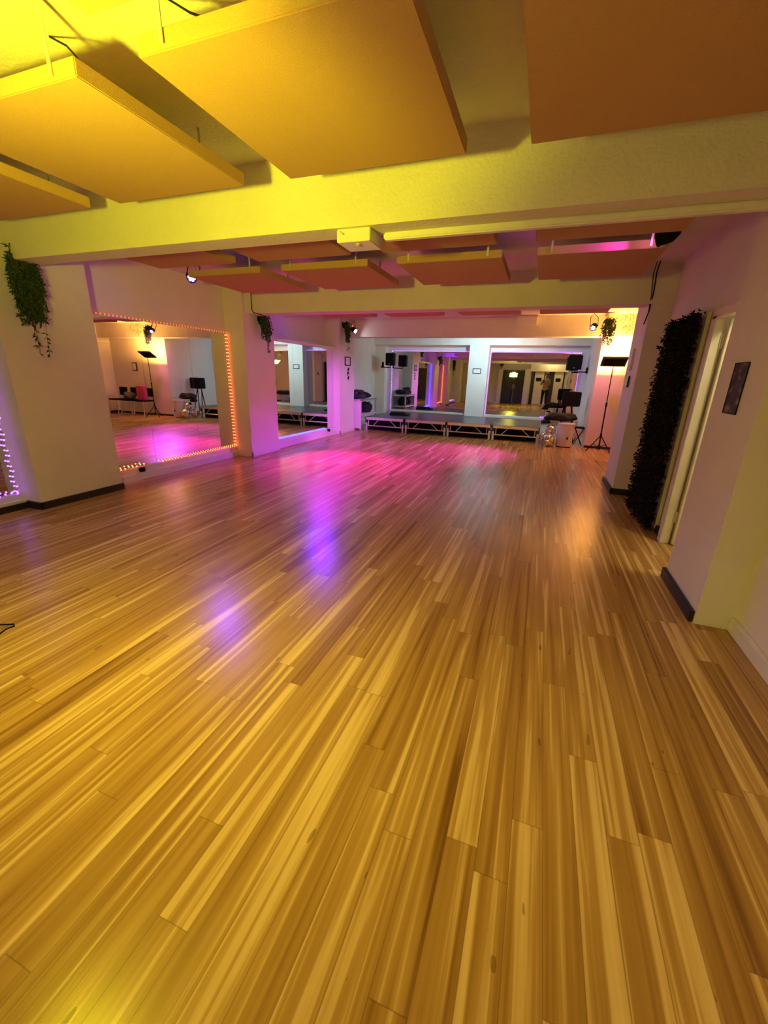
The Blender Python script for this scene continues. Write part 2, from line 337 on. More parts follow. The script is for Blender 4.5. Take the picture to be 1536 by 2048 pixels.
wall_mirror('wall_mirror', 'stage mirror left of the centre pillar, with the loudspeaker at its corner', 'y', 12.3, ((-4.3, -3.15), (-3.15, -1.99)), 0.39, 2.04, (-3.1, 12.3, 0.39))
wall_mirror('wall_mirror', 'stage mirror right of the centre pillar, reflecting the rear doors', 'y', 12.3, ((-1.44, -0.32), (-0.32, 0.82)), 0.39, 2.04, (-0.3, 12.3, 0.39))
struct('trim_7', MB().box((-4.75, 3.36, 0.155), (-4.727, 5.68, 1.9)).box((-4.75, 0.1, 0.15), (-4.727, 2.49, 1.9)).box((-4.3, 12.307, 0.39), (-1.98, YE, 2.03)).box((-1.46, 12.307, 0.39), (0.82, YE, 2.03)), WALL)

# ---------------------------------------------------------------- light strips: tape with countable bulbs
def bulb_mesh(m):
    k = bmesh.new(); bmesh.ops.create_icosphere(k, subdivisions=1, radius=0.010); me = bpy.data.meshes.new('bulb'); k.to_mesh(me); k.free(); me.materials.append(m)
    return me
BM = {k: bulb_mesh(v) for k, v in (('p', G_PURPLE), ('r', G_RED), ('b', G_BLUE), ('d', G_REDD))}
TAPE = mat('clear_light_tape', (0.5, 0.5, 0.5), 0.4)
def strip(p, q, key, label, step=0.05, wav=0.0, n=None):
    p, q = Vector(p), Vector(q); d = q-p; n = n or max(2, int(d.length/step)); 
    t = thing('light_strip', label, 'light strip', p, 'light strips around the mirrors')
    side = Vector((0, 0, 1)) if abs(d.normalized().z) < 0.5 else (Vector((0, 1, 0)) if abs(p.x) > 4.4 else Vector((1, 0, 0)))
    pts = [p + d*i/n + side*wav*math.sin(i*1.9) for i in range(n+1)]
    MB(p).tube(pts, 0.0045, 6).build('tape', TAPE, t)
    for c in pts:
        o = bpy.data.objects.new('bulb', BM[key]); o.location = c - p; C.objects.link(o); o.parent = t
    return t
xA = -4.705
strip((xA, 5.655, 0.19), (xA, 5.655, 1.88), 'r', 'orange-red light strip down the far edge of the big left mirror')
strip((xA, 3.40, 0.19), (xA, 3.40, 1.88), 'r', 'orange-red light strip up the mirror edge beside the nearest left pier')
strip((xA, 3.42, 1.915), (xA, 5.64, 1.915), 'd', 'orange-red light strip along the top of the big left mirror')
strip((-4.68, 4.15, 0.175), (-4.68, 5.64, 0.175), 'r', 'orange-red light strip along the foot of the big left mirror, longer run')
strip((-4.68, 3.42, 0.175), (-4.68, 3.85, 0.185), 'r', 'short loose end of orange-red light strip at the mirror foot beside the plug', wav=0.008)
xB = -4.545
strip((xB, 6.5, 0.172), (xB, 8.55, 0.172), 'b', 'blue light strip along the foot of the second left mirror', step=0.03)
strip((xB, 6.49, 0.2), (xB, 6.49, 1.87), 'b', 'blue light strip up the near edge of the second left mirror')
strip((-4.70, 2.43, 0.17), (-4.70, 2.43, 1.88), 'p', 'purple light strip down the mirror edge left of the nearest pier', wav=0.010)
strip((-4.68, 0.3, 0.165), (-4.68, 2.42, 0.165), 'p', 'purple light strip along the foot of the far left mirror', wav=0.008)
yS = 12.285
strip((-4.28, yS, 2.055), (-2.0, yS, 2.055), 'p', 'purple light strip along the top of the left stage mirror')
strip((-4.29, yS, 0.42), (-4.29, yS, 2.04), 'p', 'purple light strip down the left edge of the left stage mirror, behind the loudspeaker', step=0.045)
strip((-1.42, yS, 2.055), (0.81, yS, 2.055), 'p', 'purple light strip along the top of the right stage mirror')
strip((-1.445, yS, 0.42), (-1.445, yS, 2.04), 'p', 'purple light strip beside the centre pillar', step=0.04)
strip((0.815, yS, 0.95), (0.815, yS, 2.04), 'p', 'purple light strip down the right edge of the right stage mirror', step=0.045)
strip((0.05, 12.18, 0.40), (0.38, 12.18, 0.40), 'p', 'short purple light strip on the ledge above the black bag', step=0.045)
t = thing('plug_adapter', 'small black plug adapter on the white ledge below the big left mirror', 'plug', (-4.67, 3.8, 0.10))
MB(t.location).box((-4.69, 3.77, 0.10), (-4.635, 3.83, 0.15), 0.005).build('body', BLACK, t); MB(t.location).tube([(-4.64, 3.8, 0.15), (-4.63, 3.86, 0.19), (-4.66, 3.9, 0.18)], 0.003).build('lead', BLACK, t)
t = thing('plug_adapter', 'small dark plug adapter at the far end of the blue-lit mirror ledge', 'plug', (-4.5, 8.6, 0.10))
MB(t.location).box((-4.52, 8.56, 0.10), (-4.46, 8.62, 0.15), 0.005).build('body', BLACK, t); MB(t.location).tube([(-4.49, 8.6, 0.15), (-4.50, 8.52, 0.19), (-4.53, 8.5, 0.18)], 0.003).build('lead', BLACK, t)

# ---------------------------------------------------------------- acoustic ceiling panels on hangers
XS = ((-3.87, -2.92), (-2.66, -1.71), (-1.415, -0.475), (-0.19, 0.75))
def ceiling_panel(x0, x1, y0, y1, label):
    loc = ((x0+x1)/2, (y0+y1)/2, 2.335)
    t = thing('acoustic_ceiling_panel', label, 'ceiling panel', loc, 'acoustic panels hung under the ceiling')
    MB(loc).box((x0, y0, 2.335), (x1, y1, 2.395), 0.004).build('panel', PANEL, t)
    for (hx_, hy_) in ((x0+0.11, y0-0.004), (x1-0.12, y0-0.004), (x0+0.11, y1-0.1), (x1-0.2, y1-0.1)):
        z0 = 2.35 if hy_ < y0 else 2.395
        MB(loc).box((hx_-0.008, hy_-0.003, z0), (hx_+0.008, hy_+0.001, ZC)).build('hanger', STEEL, t)
    return t
cols = ('leftmost', 'second from left', 'third from left', 'rightmost')
rows = (((0.27, 1.21), 'directly overhead, cut by the top of the photo'), ((1.38, 2.31), 'in the nearest full row, before the yellow beam'),
        ((2.95, 3.73), 'in the row just beyond the first beam'), ((4.1, 5.05), 'in the row before the second beam'),
        ((6.55, 7.50), 'in the farthest row, beyond the second beam'))
for (y0, y1), rl in rows:
    for (x0, x1), cl in zip(XS, cols):
        if y0 < 1 and x0 < -2: continue
        ceiling_panel(x0, x1, y0, y1, 'terracotta acoustic panel, %s of four, %s' % (cl, rl))
tag(MB((-1.75, 1.3, 2.5)).tube([(-2.0, 1.525, 2.577), (-1.86, 1.48, 2.50), (-1.73, 1.42, 2.402), (-1.73, 1.6, 2.40)], 0.0035).build('cable', BLACK), 'thin dark cable dropping from the ceiling onto a yellow-lit panel at upper left', 'cable')
tag(MB((-1.1, 1.3, 2.5)).tube([(-1.41, 1.53, 2.577), (-1.28, 1.49, 2.49), (-1.14, 1.42, 2.402), (-1.1, 1.6, 2.40)], 0.0035).build('cable', BLACK), 'thin dark cable dropping from the ceiling onto the big panel at top centre', 'cable')

# emergency light box under first beam
t = thing('emergency_light', 'small white box with a sensor button under the yellow-lit beam', 'light box', (-1.2, 2.76, 2.12))
MB(t.location).box((-1.31, 2.645, 2.12), (-1.09, 2.85, 2.19), 0.004).build('housing', BOXW, t)
MB(t.location).lathe((-1.19, 2.70, 2.12), ((0.016, 0.004), (0.016, -0.006), (0.008, -0.012)), 14).build('sensor_button', STEEL, t)
MB(t.location).tube([(-1.285, 2.6435, 2.178), (-1.27, 2.6435, 2.172), (-1.28, 2.6435, 2.163)], 0.0015, 5).tube([(-1.268, 2.6435, 2.16), (-1.262, 2.6435, 2.168), (-1.255, 2.6435, 2.16), (-1.268, 2.6435, 2.162)], 0.0015, 5).build('pen_mark', BLACK, t)
t = thing('emergency_light', 'white box fixed on the third beam above the stage mirrors', 'light box', (-0.45, 9.45, 2.36))
MB(t.location).box((-0.66, 9.40, 2.40), (-0.28, 9.5, 2.56), 0.006).box((-0.68, 9.39, 2.53), (-0.26, 9.5, 2.57), 0.006).build('housing', BOXW, t)

# cables on piers
tag(MB((-4.27, 5.72, 2.3)).tube([(-4.27, 5.74, 2.5), (-4.27, 5.74, 2.24), (-4.24, 5.735, 2.20), (-4.15, 5.735, 2.18), (-4.1, 5.74, 2.17)], 0.006).build('cable', BLACK), 'dark cable down the left end of the second beam to the hanging plant', 'cable')
tag(MB((1.02, 6.0, 2.4)).tube([(0.98, 5.6, 2.57), (0.99, 5.735, 2.5), (1.0, 5.74, 2.3), (1.0, 5.78, 2.12), (0.995, 5.9, 2.0)], 0.006).tube([(0.95, 5.6, 2.57), (0.96, 5.735, 2.48), (0.985, 5.74, 2.28), (0.995, 5.78, 2.1)], 0.004).build('cable', BLACK), 'dark cables running down beside the right end of the second beam', 'cable')
tag(MB((-2.5, 1.09, 0)).tube([(-2.75, 1.05, 0.004), (-2.6, 1.11, 0.004), (-2.54, 1.14, 0.004), (-2.515, 1.13, 0.004), (-2.525, 1.10, 0.004), (-2.50, 1.04, 0.004), (-2.47, 1.0, 0.004), (-2.6, 0.95, 0.004), (-2.8, 0.97, 0.004)], 0.004).build('cable', BLACK), 'loop of thin black cable lying on the floor at the left edge', 'cable')

# ---------------------------------------------------------------- hanging plants
def hanging_plant(loc, label, length, spread, seed, out=(1, 0), mats=(LEAFG, LEAFO), nst=46, tails=3):
    rnd = random.Random(seed); t = thing('hanging_plant', label, 'hanging plant', loc, 'trailing plants on the piers')
    L0 = Vector(loc); o = Vector((out[0], out[1], 0)); s = Vector((-out[1], out[0], 0))
    MB(loc).lathe(L0 + o*0.06 + Vector((0, 0, -0.05)), ((0.035, -0.05), (0.05, 0.0), (0.055, 0.05), (0.045, 0.05)), 14).box(L0+Vector((-0.01, -0.01, -0.05)), L0+Vector((0.02, 0.02, 0.03))).build('pot', BLACK, t)
    st = MB(loc); g = [MB(loc) for _ in mats]
    for i in range(nst):
        tail = i < tails
        ln = length*(1.0 if tail else rnd.uniform(0.25, 0.72)); a = rnd.uniform(-1, 1); ou = rnd.uniform(0.1, 1)
        if tail: a = (-0.25, 0.75, 0.2)[i % 3]
        p = L0 + o*0.06 + Vector((0, 0, 0.0)); pts = [p.copy()]; nseg = max(6, int(ln/0.035))
        for k in range(nseg):
            f = k/nseg
            side = s*a*spread*(math.sin(min(f*3.0, 1.57)))*(1-0.35*f); outw = o*(0.02+0.13*ou*math.sin(min(f*2.5, 1.9)))
            z = 0.10*math.sin(min(f*6, 3.14))*(0.4 if tail else 1)*ou - ln*f
            q = p + side + outw + Vector((rnd.uniform(-1, 1)*0.006, rnd.uniform(-1, 1)*0.006, z)); pts.append(q)
            if tail and f > 0.65 and rnd.random() < 0.3: continue
            for _ in range(2 if tail else 3):
                dd = Vector((rnd.uniform(-1, 1), rnd.uniform(-1, 1), rnd.uniform(-1.6, 0.3)))
                rnd.choice(g).leaf(q, dd, (rnd.uniform(-1, 1), rnd.uniform(-1, 1), 1), rnd.uniform(0.03, 0.06), rnd.uniform(0.014, 0.026))
        st.tube(pts, 0.0018, 4)
    st.build('stems', STEM, t)
    for mb, m in zip(g, mats): mb.build('foliage', m, t)
    return t
hanging_plant((-4.48, 2.70, 2.30), 'large green trailing plant high on the nearest left pier', 0.88, 0.13, 3, nst=120)
hanging_plant((-4.40, 6.05, 2.17), 'green trailing plant on the second left pier below the beam end', 0.52, 0.11, 5, nst=50)
hanging_plant((-4.40, 9.13, 2.44), 'dark trailing plant beside the white spotlight on the third left pier', 0.58, 0.09, 9, nst=50)
hanging_plant((1.0, 9.49, 2.46), 'airy trailing plant glowing purple and yellow at the right end of the third beam', 0.66, 0.15, 11, out=(0, -1), mats=(LEAFO, LEAFG), nst=46)
hanging_plant((-2.36, -1.54, 2.30), 'trailing plant high on the rear pier beside the dark double door', 0.42, 0.12, 13, out=(0, 1), nst=36)
# wispy dry garland by the ceiling at right
rnd = random.Random(4); g = MB((1.2, 9.3, 2.4)); s_ = MB((1.2, 9.3, 2.4))
for i in range(55):
    p = Vector((rnd.uniform(1.25, 1.62), rnd.uniform(9.2, 9.45), rnd.uniform(2.3, 2.55))); d_ = Vector((rnd.uniform(-1, 0.3), rnd.uniform(-1, 0.3), rnd.uniform(-1.2, 0.2)))
    s_.tube([p, p+d_*0.06, p+d_*0.11+Vector((0, 0, -0.02))], 0.002, 4)
    for k in range(3): g.leaf(p+d_*0.04*k, (rnd.uniform(-1, 1), rnd.uniform(-1, 1), -0.8), (0, 0, 1), 0.05, 0.012)
t = thing('dried_garland', 'wispy pale garland under the ceiling above the amber floodlight', 'garland', (1.2, 9.3, 2.4)); 
g.build('foliage', mat('pale_dry_leaf', (0.45, 0.38, 0.2), 0.7, noise=0.3), t); s_.build('stems', STEM, t)

# ---------------------------------------------------------------- leafy wall panel (right)
t = thing('artificial_hedge_panel', 'tall dark leafy panel standing against the right-hand wall', 'leaf panel', (1.2, 4.85, 0))
MB(t.location).box((1.185, 4.39, 0.03), (1.215, 5.28, 1.92), 0.003).build('backing_board', CREAM, t)
rnd = random.Random(21); g = MB(t.location)
for i in range(9000):
    y = rnd.uniform(4.36, 5.32); z = rnd.uniform(0.02, 1.93)
    edge = y < 4.46 or y > 5.24
    p = Vector((1.165 - rnd.random()**1.5*0.07, y, z)); d_ = Vector((rnd.uniform(-1.0, -0.1), rnd.uniform(-0.9, 0.9), rnd.uniform(-1.3, 0.4)))
    g.leaf(p, d_, (-1, rnd.uniform(-.6, .6), rnd.uniform(-.4, .8)), rnd.uniform(0.03, 0.075), rnd.uniform(0.012, 0.03))
tag(g.build('leaves', LEAFB, t), kind='stuff')
# poster on near right pier
t = thing('photo_poster', 'dark portrait photo poster on the near right pier', 'poster', (1.03, 2.98, 1.2))
MB(t.location).box((1.026, 2.885, 1.2), (1.03, 3.07, 1.475)).build('print', COLLAGE, t)
MB(t.location).box((1.024, 2.883, 1.473), (1.027, 3.072, 1.478)).box((1.024, 2.883, 1.198), (1.027, 3.072, 1.202)).box((1.024, 2.883, 1.2), (1.027, 2.888, 1.475)).box((1.024, 3.067, 1.2), (1.027, 3.072, 1.475)).build('border', BLACK, t)

# ---------------------------------------------------------------- pictures on the far piers
def frame_x(loc, y0, y1, z0, z1, x, label):
    t = thing('picture_frame', label, 'picture frame', loc)
    MB(loc).box((x, y0, z0), (x+0.018, y0+0.018, z1)).box((x, y1-0.018, z0), (x+0.018, y1, z1)).box((x, y0, z0), (x+0.018, y1, z0+0.018)).box((x, y0, z1-0.018), (x+0.018, y1, z1)).build('frame', BLACK, t)
    MB(loc).box((x, y0+0.015, z0+0.015), (x+0.006, y1-0.015, z1-0.015)).build('paper', PAPER, t)
frame_x((-4.4, 9.4, 1.56), 9.26, 9.55, 1.555, 1.75, -4.4, 'black framed notice on the pink-lit third left pier')
t = thing('picture_frame', 'small black framed notice on the white centre pillar of the stage', 'picture frame', (-1.74, 12.0, 1.48))
MB(t.location).box((-1.85, 11.985, 1.48), (-1.835, 12, 1.61)).box((-1.645, 11.985, 1.48), (-1.63, 12, 1.61)).box((-1.85, 11.985, 1.48), (-1.63, 12, 1.495)).box((-1.85, 11.985, 1.595), (-1.63, 12, 1.61)).build('frame', BLACK, t)
MB(t.location).box((-1.84, 11.993, 1.49), (-1.64, 12, 1.6)).build('paper', PAPER, t)
t = thing('wall_decal', 'dark dancing-figure stickers one above another below the framed notice', 'sticker', (-4.4, 9.45, 1.25)); m = MB(t.location)
for zc, k in ((1.46, 1), (1.37, -1), (1.27, 1)):
    m.obox((-4.397, 9.45, zc+0.02), ((1, 0, 0), (0, 1, 0.5*k), (0, -0.5*k, 1)), (0.003, 0.05, 0.016)).obox((-4.397, 9.44+0.03*k, zc-0.01), ((1, 0, 0), (0, 0.5, k), (0, -k, 0.5)), (0.003, 0.035, 0.012)).cyl((-4.40, 9.45+0.04*k, zc+0.035), (-4.394, 9.45+0.04*k, zc+0.035), 0.014)
m.build('silhouettes', BLACK, t)
t = thing('picture_frame', 'small reddish framed picture on the wall above the chairs', 'picture frame', (2.3, 9.86, 1.3))
MB(t.location).box((2.2, 9.84, 1.28), (2.38, 9.868, 1.52), 0.004).build('frame', CLOTHBR, t); MB(t.location).box((2.225, 9.836, 1.305), (2.355, 9.842, 1.495)).build('picture', PAPER, t)

# ---------------------------------------------------------------- stage
def stage_deck(x0, label):
    x1 = x0+1.055; y0, y1 = 9.97, 11.98; loc = ((x0+x1)/2, (y0+y1)/2, 0)
    t = thing('stage_deck', label, 'stage deck', loc, 'stage decks side by side')
    MB(loc).box((x0+0.004, y0+0.004, 0.318), (x1-0.004, y1-0.004, 0.345)).build('deck_board', DECK, t)
    fr = MB(loc)
    for (a, b_) in (((x0, y0, 0.275), (x1, y0+0.03, 0.34)), ((x0, y1-0.03, 0.275), (x1, y1, 0.34)), ((x0, y0, 0.275), (x0+0.03, y1, 0.34)), ((x1-0.03, y0, 0.275), (x1, y1, 0.34))): fr.box(a, b_, 0.003)
    fr.build('edge_rail', ALU, t)
    tr = MB(loc); zt, zb = 0.275, 0.125
    for yy in (y0+0.02, y1-0.02):
        tr.cyl((x0+0.05, yy, zb), (x1-0.05, yy, zb), 0.014, n=10)
        tr.cyl((x0+0.10, yy, zb), (x0+0.10, yy, zt), 0.010, n=8); tr.cyl((x1-0.10, yy, zb), (x1-0.10, yy, zt), 0.010, n=8)
        tr.cyl((x0+0.22, yy, zb), (x0+0.36, yy, zt), 0.009, n=8); tr.cyl((x1-0.20, yy, zb), (x1-0.38, yy, zt), 0.009, n=8)
    for xx in (x0+0.02, x1-0.02):
        tr.cyl((xx, y0+0.05, zb), (xx, y1-0.05, zb), 0.014, n=10)
        for k in range(4): tr.cyl((xx, y0+0.3+k*0.4, zb), (xx, y0+0.5+k*0.4, zt), 0.009, n=8)
    tr.build('truss', ALU, t)
    MB(loc).box((x0+0.03, y0+0.16, 0.004), (x1-0.03, y0+0.166, 0.318)).build('added_shade_sheet', BLACK, t)  # black sheet added to stand in for the shade under the deck
    for xx in (x0+0.04, x1-0.04):
        for yy in (y0+0.035, y1-0.035):
            l = MB(loc).box((xx-0.02, yy-0.02, 0.0), (xx+0.02, yy+0.02, 0.30), 0.003).build('leg', ALU, t)
            MB(loc).box((xx-0.028, yy-0.028, 0.20), (xx+0.028, yy+0.028, 0.275), 0.004).build('clamp', BLACKG, l)
    return t
names = ('leftmost of the four, under the black cloth pads', 'second from the left', 'third from the left, before the centre pillar', 'rightmost of the four, beside the white case')
for i in range(4): stage_deck(-4.17+i*1.0625, 'low black-topped aluminium stage deck, ' + names[i])
t = thing('folded_cloth_pads', 'flat stack of dark folded cloths on the left of the stage', 'folded cloth', (-3.55, 11.0, 0.345))
MB(t.location).box((-3.83, 10.85, 0.346), (-3.3, 11.15, 0.385), 0.015).build('lower_cloth', CLOTHD, t); MB(t.location).obox((-3.62, 11.0, 0.405), ((1, 0.15, 0), (-0.15, 1, 0), (0, 0, 1)), (0.2, 0.12, 0.02), 0.015).build('upper_cloth', CLOTHN, t)

# storage bench left of the stage with clothes and bags
t = thing('metal_bench', 'white metal framed bench against the left wall beside the stage', 'bench', (-4.48, 10.4, 0))
x0, x1, y0, y1 = -4.73, -4.24, 9.88, 10.95
m = MB(t.location)
for xx in (x0+0.02, x1-0.02):
    for yy in (y0+0.02, y1-0.02): m.box((xx-0.018, yy-0.018, 0), (xx+0.018, yy+0.018, 0.74))
    m.box((xx-0.02, y0, 0.72), (xx+0.02, y1, 0.76)).box((xx-0.015, y0, 0.36), (xx+0.015, y1, 0.39))
for yy in (y0+0.02, y1-0.02): m.box((x0, yy-0.015, 0.72), (x1, yy+0.015, 0.76)).box((x0, yy-0.015, 0.36), (x1, yy+0.015, 0.39))
m.build('frame', STEEL, t)
MB(t.location).box((x0, y0, 0.745), (x1, y1, 0.762)).build('top', BOXW, t); MB(t.location).box((x0, y0-0.008, 0.05), (x1, y0, 0.72)).build('end_panel', BOXW, t); MB(t.location).box((x0, y0, 0.39), (x1, y1, 0.40)).build('shelf', BOXW, t)
for c, s_c, mm, sd, lb in (((-4.5, 10.04, 0.835), (0.18, 0.13, 0.085), CLOTHN, 1, 'navy crumpled jacket at the near end of the heap on the metal bench'),
                        ((-4.48, 10.36, 0.83), (0.18, 0.14, 0.08), CLOTHGR, 2, 'grey crumpled garment in the middle of the heap on the metal bench'),
                        ((-4.5, 10.70, 0.835), (0.18, 0.15, 0.085), CLOTHD, 3, 'black crumpled garment at the far end of the heap on the metal bench'),
                        ((-4.46, 10.2, 0.955), (0.14, 0.2, 0.045), CLOTHBR, 4, 'brown scarf lying across the top of the clothes heap')):
    tag(MB(c).blob(c, s_c, sd, 0.3).build('garment', mm, smooth=True), lb, 'clothing', 'clothes heaped on the metal bench')
for c, s_c, mm, sd, lb in (((-4.45, 10.20, 0.515), (0.15, 0.15, 0.14), BLACK, 6, 'black shoulder bag nearer on the shelf of the metal bench'),
                        ((-4.45, 10.64, 0.52), (0.16, 0.18, 0.16), CLOTHD, 7, 'black rucksack farther along the shelf of the metal bench')):
    q = thing('bag', lb, 'bag', c, 'bags on the bench shelf'); MB(c).blob(c, s_c, sd, 0.18).build('body', mm, q, smooth=True)
    cc = Vector(c); MB(c).tube([cc+Vector((0.1, -0.08, 0.1)), cc+Vector((0.12, -0.05, 0.16)), cc+Vector((0.12, 0.05, 0.16)), cc+Vector((0.1, 0.08, 0.1))], 0.01).build('strap', BLACK, q)

# ---------------------------------------------------------------- loudspeakers
def speaker(c, w, h, dpt, yaw, label, bracket_to):
    c = Vector(c); X = Vector((math.cos(yaw), math.sin(yaw), 0)); Y = Vector((-math.sin(yaw), math.cos(yaw), 0)); Z = Vector((0, 0, 1))
    t = thing('loudspeaker', label, 'loudspeaker', c)
    MB(c).obox(c, (X, Y, Z), (w/2, dpt/2, h/2), 0.012).build('cabinet', BLACK, t)
    MB(c).obox(c - Y*(dpt/2+0.004), (X, Y, Z), (w/2-0.012, 0.006, h/2-0.012), 0.004).build('grille', GRILLE, t)
    MB(c).obox(c - Y*(dpt/2+0.011) - Z*(h/2-0.04), (X, Y, Z), (0.018, 0.002, 0.007)).build('badge', STEEL, t)
    if bracket_to:
        b0 = Vector(bracket_to); m = MB(c)
        m.tube([c - Z*(h/2), c - Z*(h/2+0.05), Vector((b0.x, c.y, c.z-h/2-0.05)), b0 - Z*0], 0.014, 6)
        m.obox(b0, (X, Y, Z), (0.02, 0.03, 0.07)); m.build('wall_bracket', BLACK, t)
    return t
speaker((-4.14, 11.72, 1.80), 0.24, 0.33, 0.2, 0.0, 'black loudspeaker on a bracket at the upper left of the stage', (-4.42, 11.86, 1.66))
t = speaker((0.68, 11.85, 1.80), 0.30, 0.34, 0.2, -0.15, 'black loudspeaker on a bracket at the upper right of the stage mirror', (0.97, 11.9, 1.62))
t = thing('stage_monitor', 'square black amplifier cabinet standing above the black bag by the stage', 'amplifier', (0.65, 10.6, 0))
MB(t.location).box((0.46, 10.48, 0.81), (0.84, 10.74, 1.13), 0.015).build('cabinet', BLACK, t)
MB(t.location).box((0.475, 10.47, 0.825), (0.825, 10.482, 1.09), 0.004).build('grille', GRILLE, t)
MB(t.location).tube([(0.6, 10.6, 1.13), (0.61, 10.6, 1.15), (0.69, 10.6, 1.15), (0.70, 10.6, 1.13)], 0.008).build('handle', STEEL, t)
for (ax, ay) in ((0.48, 10.5), (0.82, 10.5), (0.5, 10.72), (0.8, 10.72)):
    MB(t.location).cyl((0.6+(ax-0.65)*0.5, 10.61, 0.81), (ax, ay, 0.0), 0.013, n=8).build('leg', BLACK, t)

# white case, mirror balls, bag, stool
t = thing('white_drum_case', 'white cylindrical storage bin on the floor to the right of the stage', 'bin', (0.585, 9.72, 0))
MB(t.location).lathe((0.585, 9.74, 0.01), ((0.135, 0.0), (0.155, 0.02), (0.163, 0.25), (0.168, 0.46), (0.172, 0.47), (0.172, 0.49), (0.16, 0.495)), 28).build('body', BOXW, t, smooth=False)
MB(t.location).lathe((0.585, 9.74, 0.0), ((0.14, 0.0), (0.14, 0.02)), 28).build('base_ring', BLACK, t)
MB(t.location).obox((0.63, 9.575, 0.2), ((1, 0.2, 0), (-0.2, 1, 0), (0, 0, 1)), (0.012, 0.012, 0.03)).build('catch', CLOTHBR, t)
FACET = mat('mirror_tiles', (0.8, 0.82, 0.84), 0.08, metal=1)
def ball(c, r, label):
    q = thing('mirror_ball', label, 'mirror ball', c, 'mirror balls on the floor by the stage')
    MB(c).ball(c, r, seg=26).build('tiled_sphere', FACET, q); MB(c).lathe(Vector(c)+Vector((0, 0, r-0.004)), ((0.02, 0), (0.02, 0.02), (0.008, 0.025)), 12).build('cap', STEEL, q)
ball((0.27, 9.62, 0.135), 0.13, 'mirror ball on the floor leaning against the white bin')
ball((0.20, 9.90, 0.135), 0.13, 'mirror ball behind the first, nearest the stage end')
ball((0.29, 9.77, 0.335), 0.11, 'smaller mirror ball resting on top between the other two')
c = (0.44, 9.95, 0.60); t = thing('holdall_bag', 'dark soft holdall draped over the white bin and mirror balls', 'bag', c)
MB(c).blob(c, (0.33, 0.16, 0.10), 31, 0.25, 30).build('body', CLOTHD, t, smooth=True); MB(c).tube([(0.25, 9.8, 0.6), (0.35, 9.77, 0.66), (0.5, 9.77, 0.66), (0.6, 9.8, 0.6)], 0.011).build('strap', CLOTHGR, t)
MB(c).blob((0.16, 9.86, 0.50), (0.10, 0.1, 0.05), 33, 0.3).build('side_pocket', BLACK, t, smooth=True)
t = thing('folding_stool', 'small dark folding stool with pale seat behind the white bin', 'stool', (0.9, 10.3, 0))
MB(t.location).box((0.79, 10.18, 0.36), (0.995, 10.42, 0.39), 0.006).build('seat', BLACK, t); MB(t.location).box((0.80, 10.19, 0.16), (0.985, 10.2, 0.34)).build('storage_pocket', CREAM, t)
for (xa, xb) in ((0.8, 0.98), (0.98, 0.8)):
    for yy in (10.17, 10.43): MB(t.location).cyl((xa, yy, 0.37), (xb, yy, 0.0), 0.010, n=8).build('leg', BLACK, t)

# ---------------------------------------------------------------- floodlights on stands
def flood_stand(base, top, face_dir, w, h, label, glow_m, pole_lean=(0, 0), lw=0.25):
    t = thing('floodlight_stand', label, 'floodlight', base); B = Vector(base); T = Vector(top); 
    MB(base).cyl(B+Vector((0, 0, 0.05)), B+(T-B)*0.55, 0.013, n=10).cyl(B+(T-B)*0.53, T-Vector((0, 0, 0.02)), 0.009, n=10).build('pole', BLACK, t)
    MB(base).cyl(B+(T-B)*0.52, B+(T-B)*0.56, 0.019, n=10).cyl(B+Vector((0, 0, 0.30)), B+Vector((0, 0, 0.36)), 0.02, n=10).build('collar', BLACK, t)
    for k in range(3):
        a_ = R(200+120*k); d_ = Vector((math.cos(a_), math.sin(a_), 0))
        l = MB(base).cyl(B+Vector((0, 0, 0.33)), B+d_*lw+Vector((0, 0, 0.012)), 0.009, n=8).cyl(B+Vector((0, 0, 0.10)), B+d_*lw*0.55+Vector((0, 0, 0.155)), 0.006, n=8).build('leg', BLACK, t)
        MB(base).ball(B+d_*lw+Vector((0, 0, 0.012)), 0.012, seg=8).build('rubber_foot', BLACK, l)
    f = Vector(face_dir).normalized(); X = Vector((1, 0, 0)) if abs(f.x) < 0.9 else Vector((0, 1, 0)); X = (X - f*X.dot(f)).normalized(); U = f.cross(X)
    hd = MB(base).obox(T, (X, U, f), (w/2, h/2, 0.018), 0.006).build('lamp_head', BLACKG, t)
    MB(base).obox(T+f*0.019, (X, U, f), (w/2-0.015, h/2-0.015, 0.003)).build('lamp_face', glow_m, hd)
    MB(base).obox(T-f*0.022, (X, U, f), (w/2-0.04, h/2-0.04, 0.006)).build('heat_sink', BLACK, hd)
    return t, T, f
tO, T, f = flood_stand((1.24, 9.44, 0), (1.22, 9.42, 1.735), (0.0, 0.55, 0.85), 0.44, 0.28, 'amber floodlight with flat tilted head on a black tripod stand', G_ORA)
add_light('amber_flood', 'AREA', T+f*0.03, T+f, P_ORANGE, (1.0, 0.42, 0.07), tO, 0.3)
tY, T, f = flood_stand((-1.62, 0.18, 0), (-1.55, 0.38, 1.58), (0.0, 0.78, 0.62), 0.40, 0.26, 'yellow floodlight on a tripod stand behind the camera', G_YEL)
add_light('yellow_flood', 'SPOT', T+f*0.05, T+Vector((-0.22, 0.80, 0.60)), P_YELLOW, (1.0, 0.95, 0.0), tY, 0.07, 104, 0.55)
add_light('yellow_glow', 'POINT', T+f*0.06, T, P_GLOW, (1.0, 0.88, 0.22), tY, 0.1)
add_light('yellow_spill', 'SPOT', T+f*0.05, (-1.3, 0.5, 0), P_SPILL, (1.0, 0.88, 0.0), tY, 0.12, 150, 1.0)
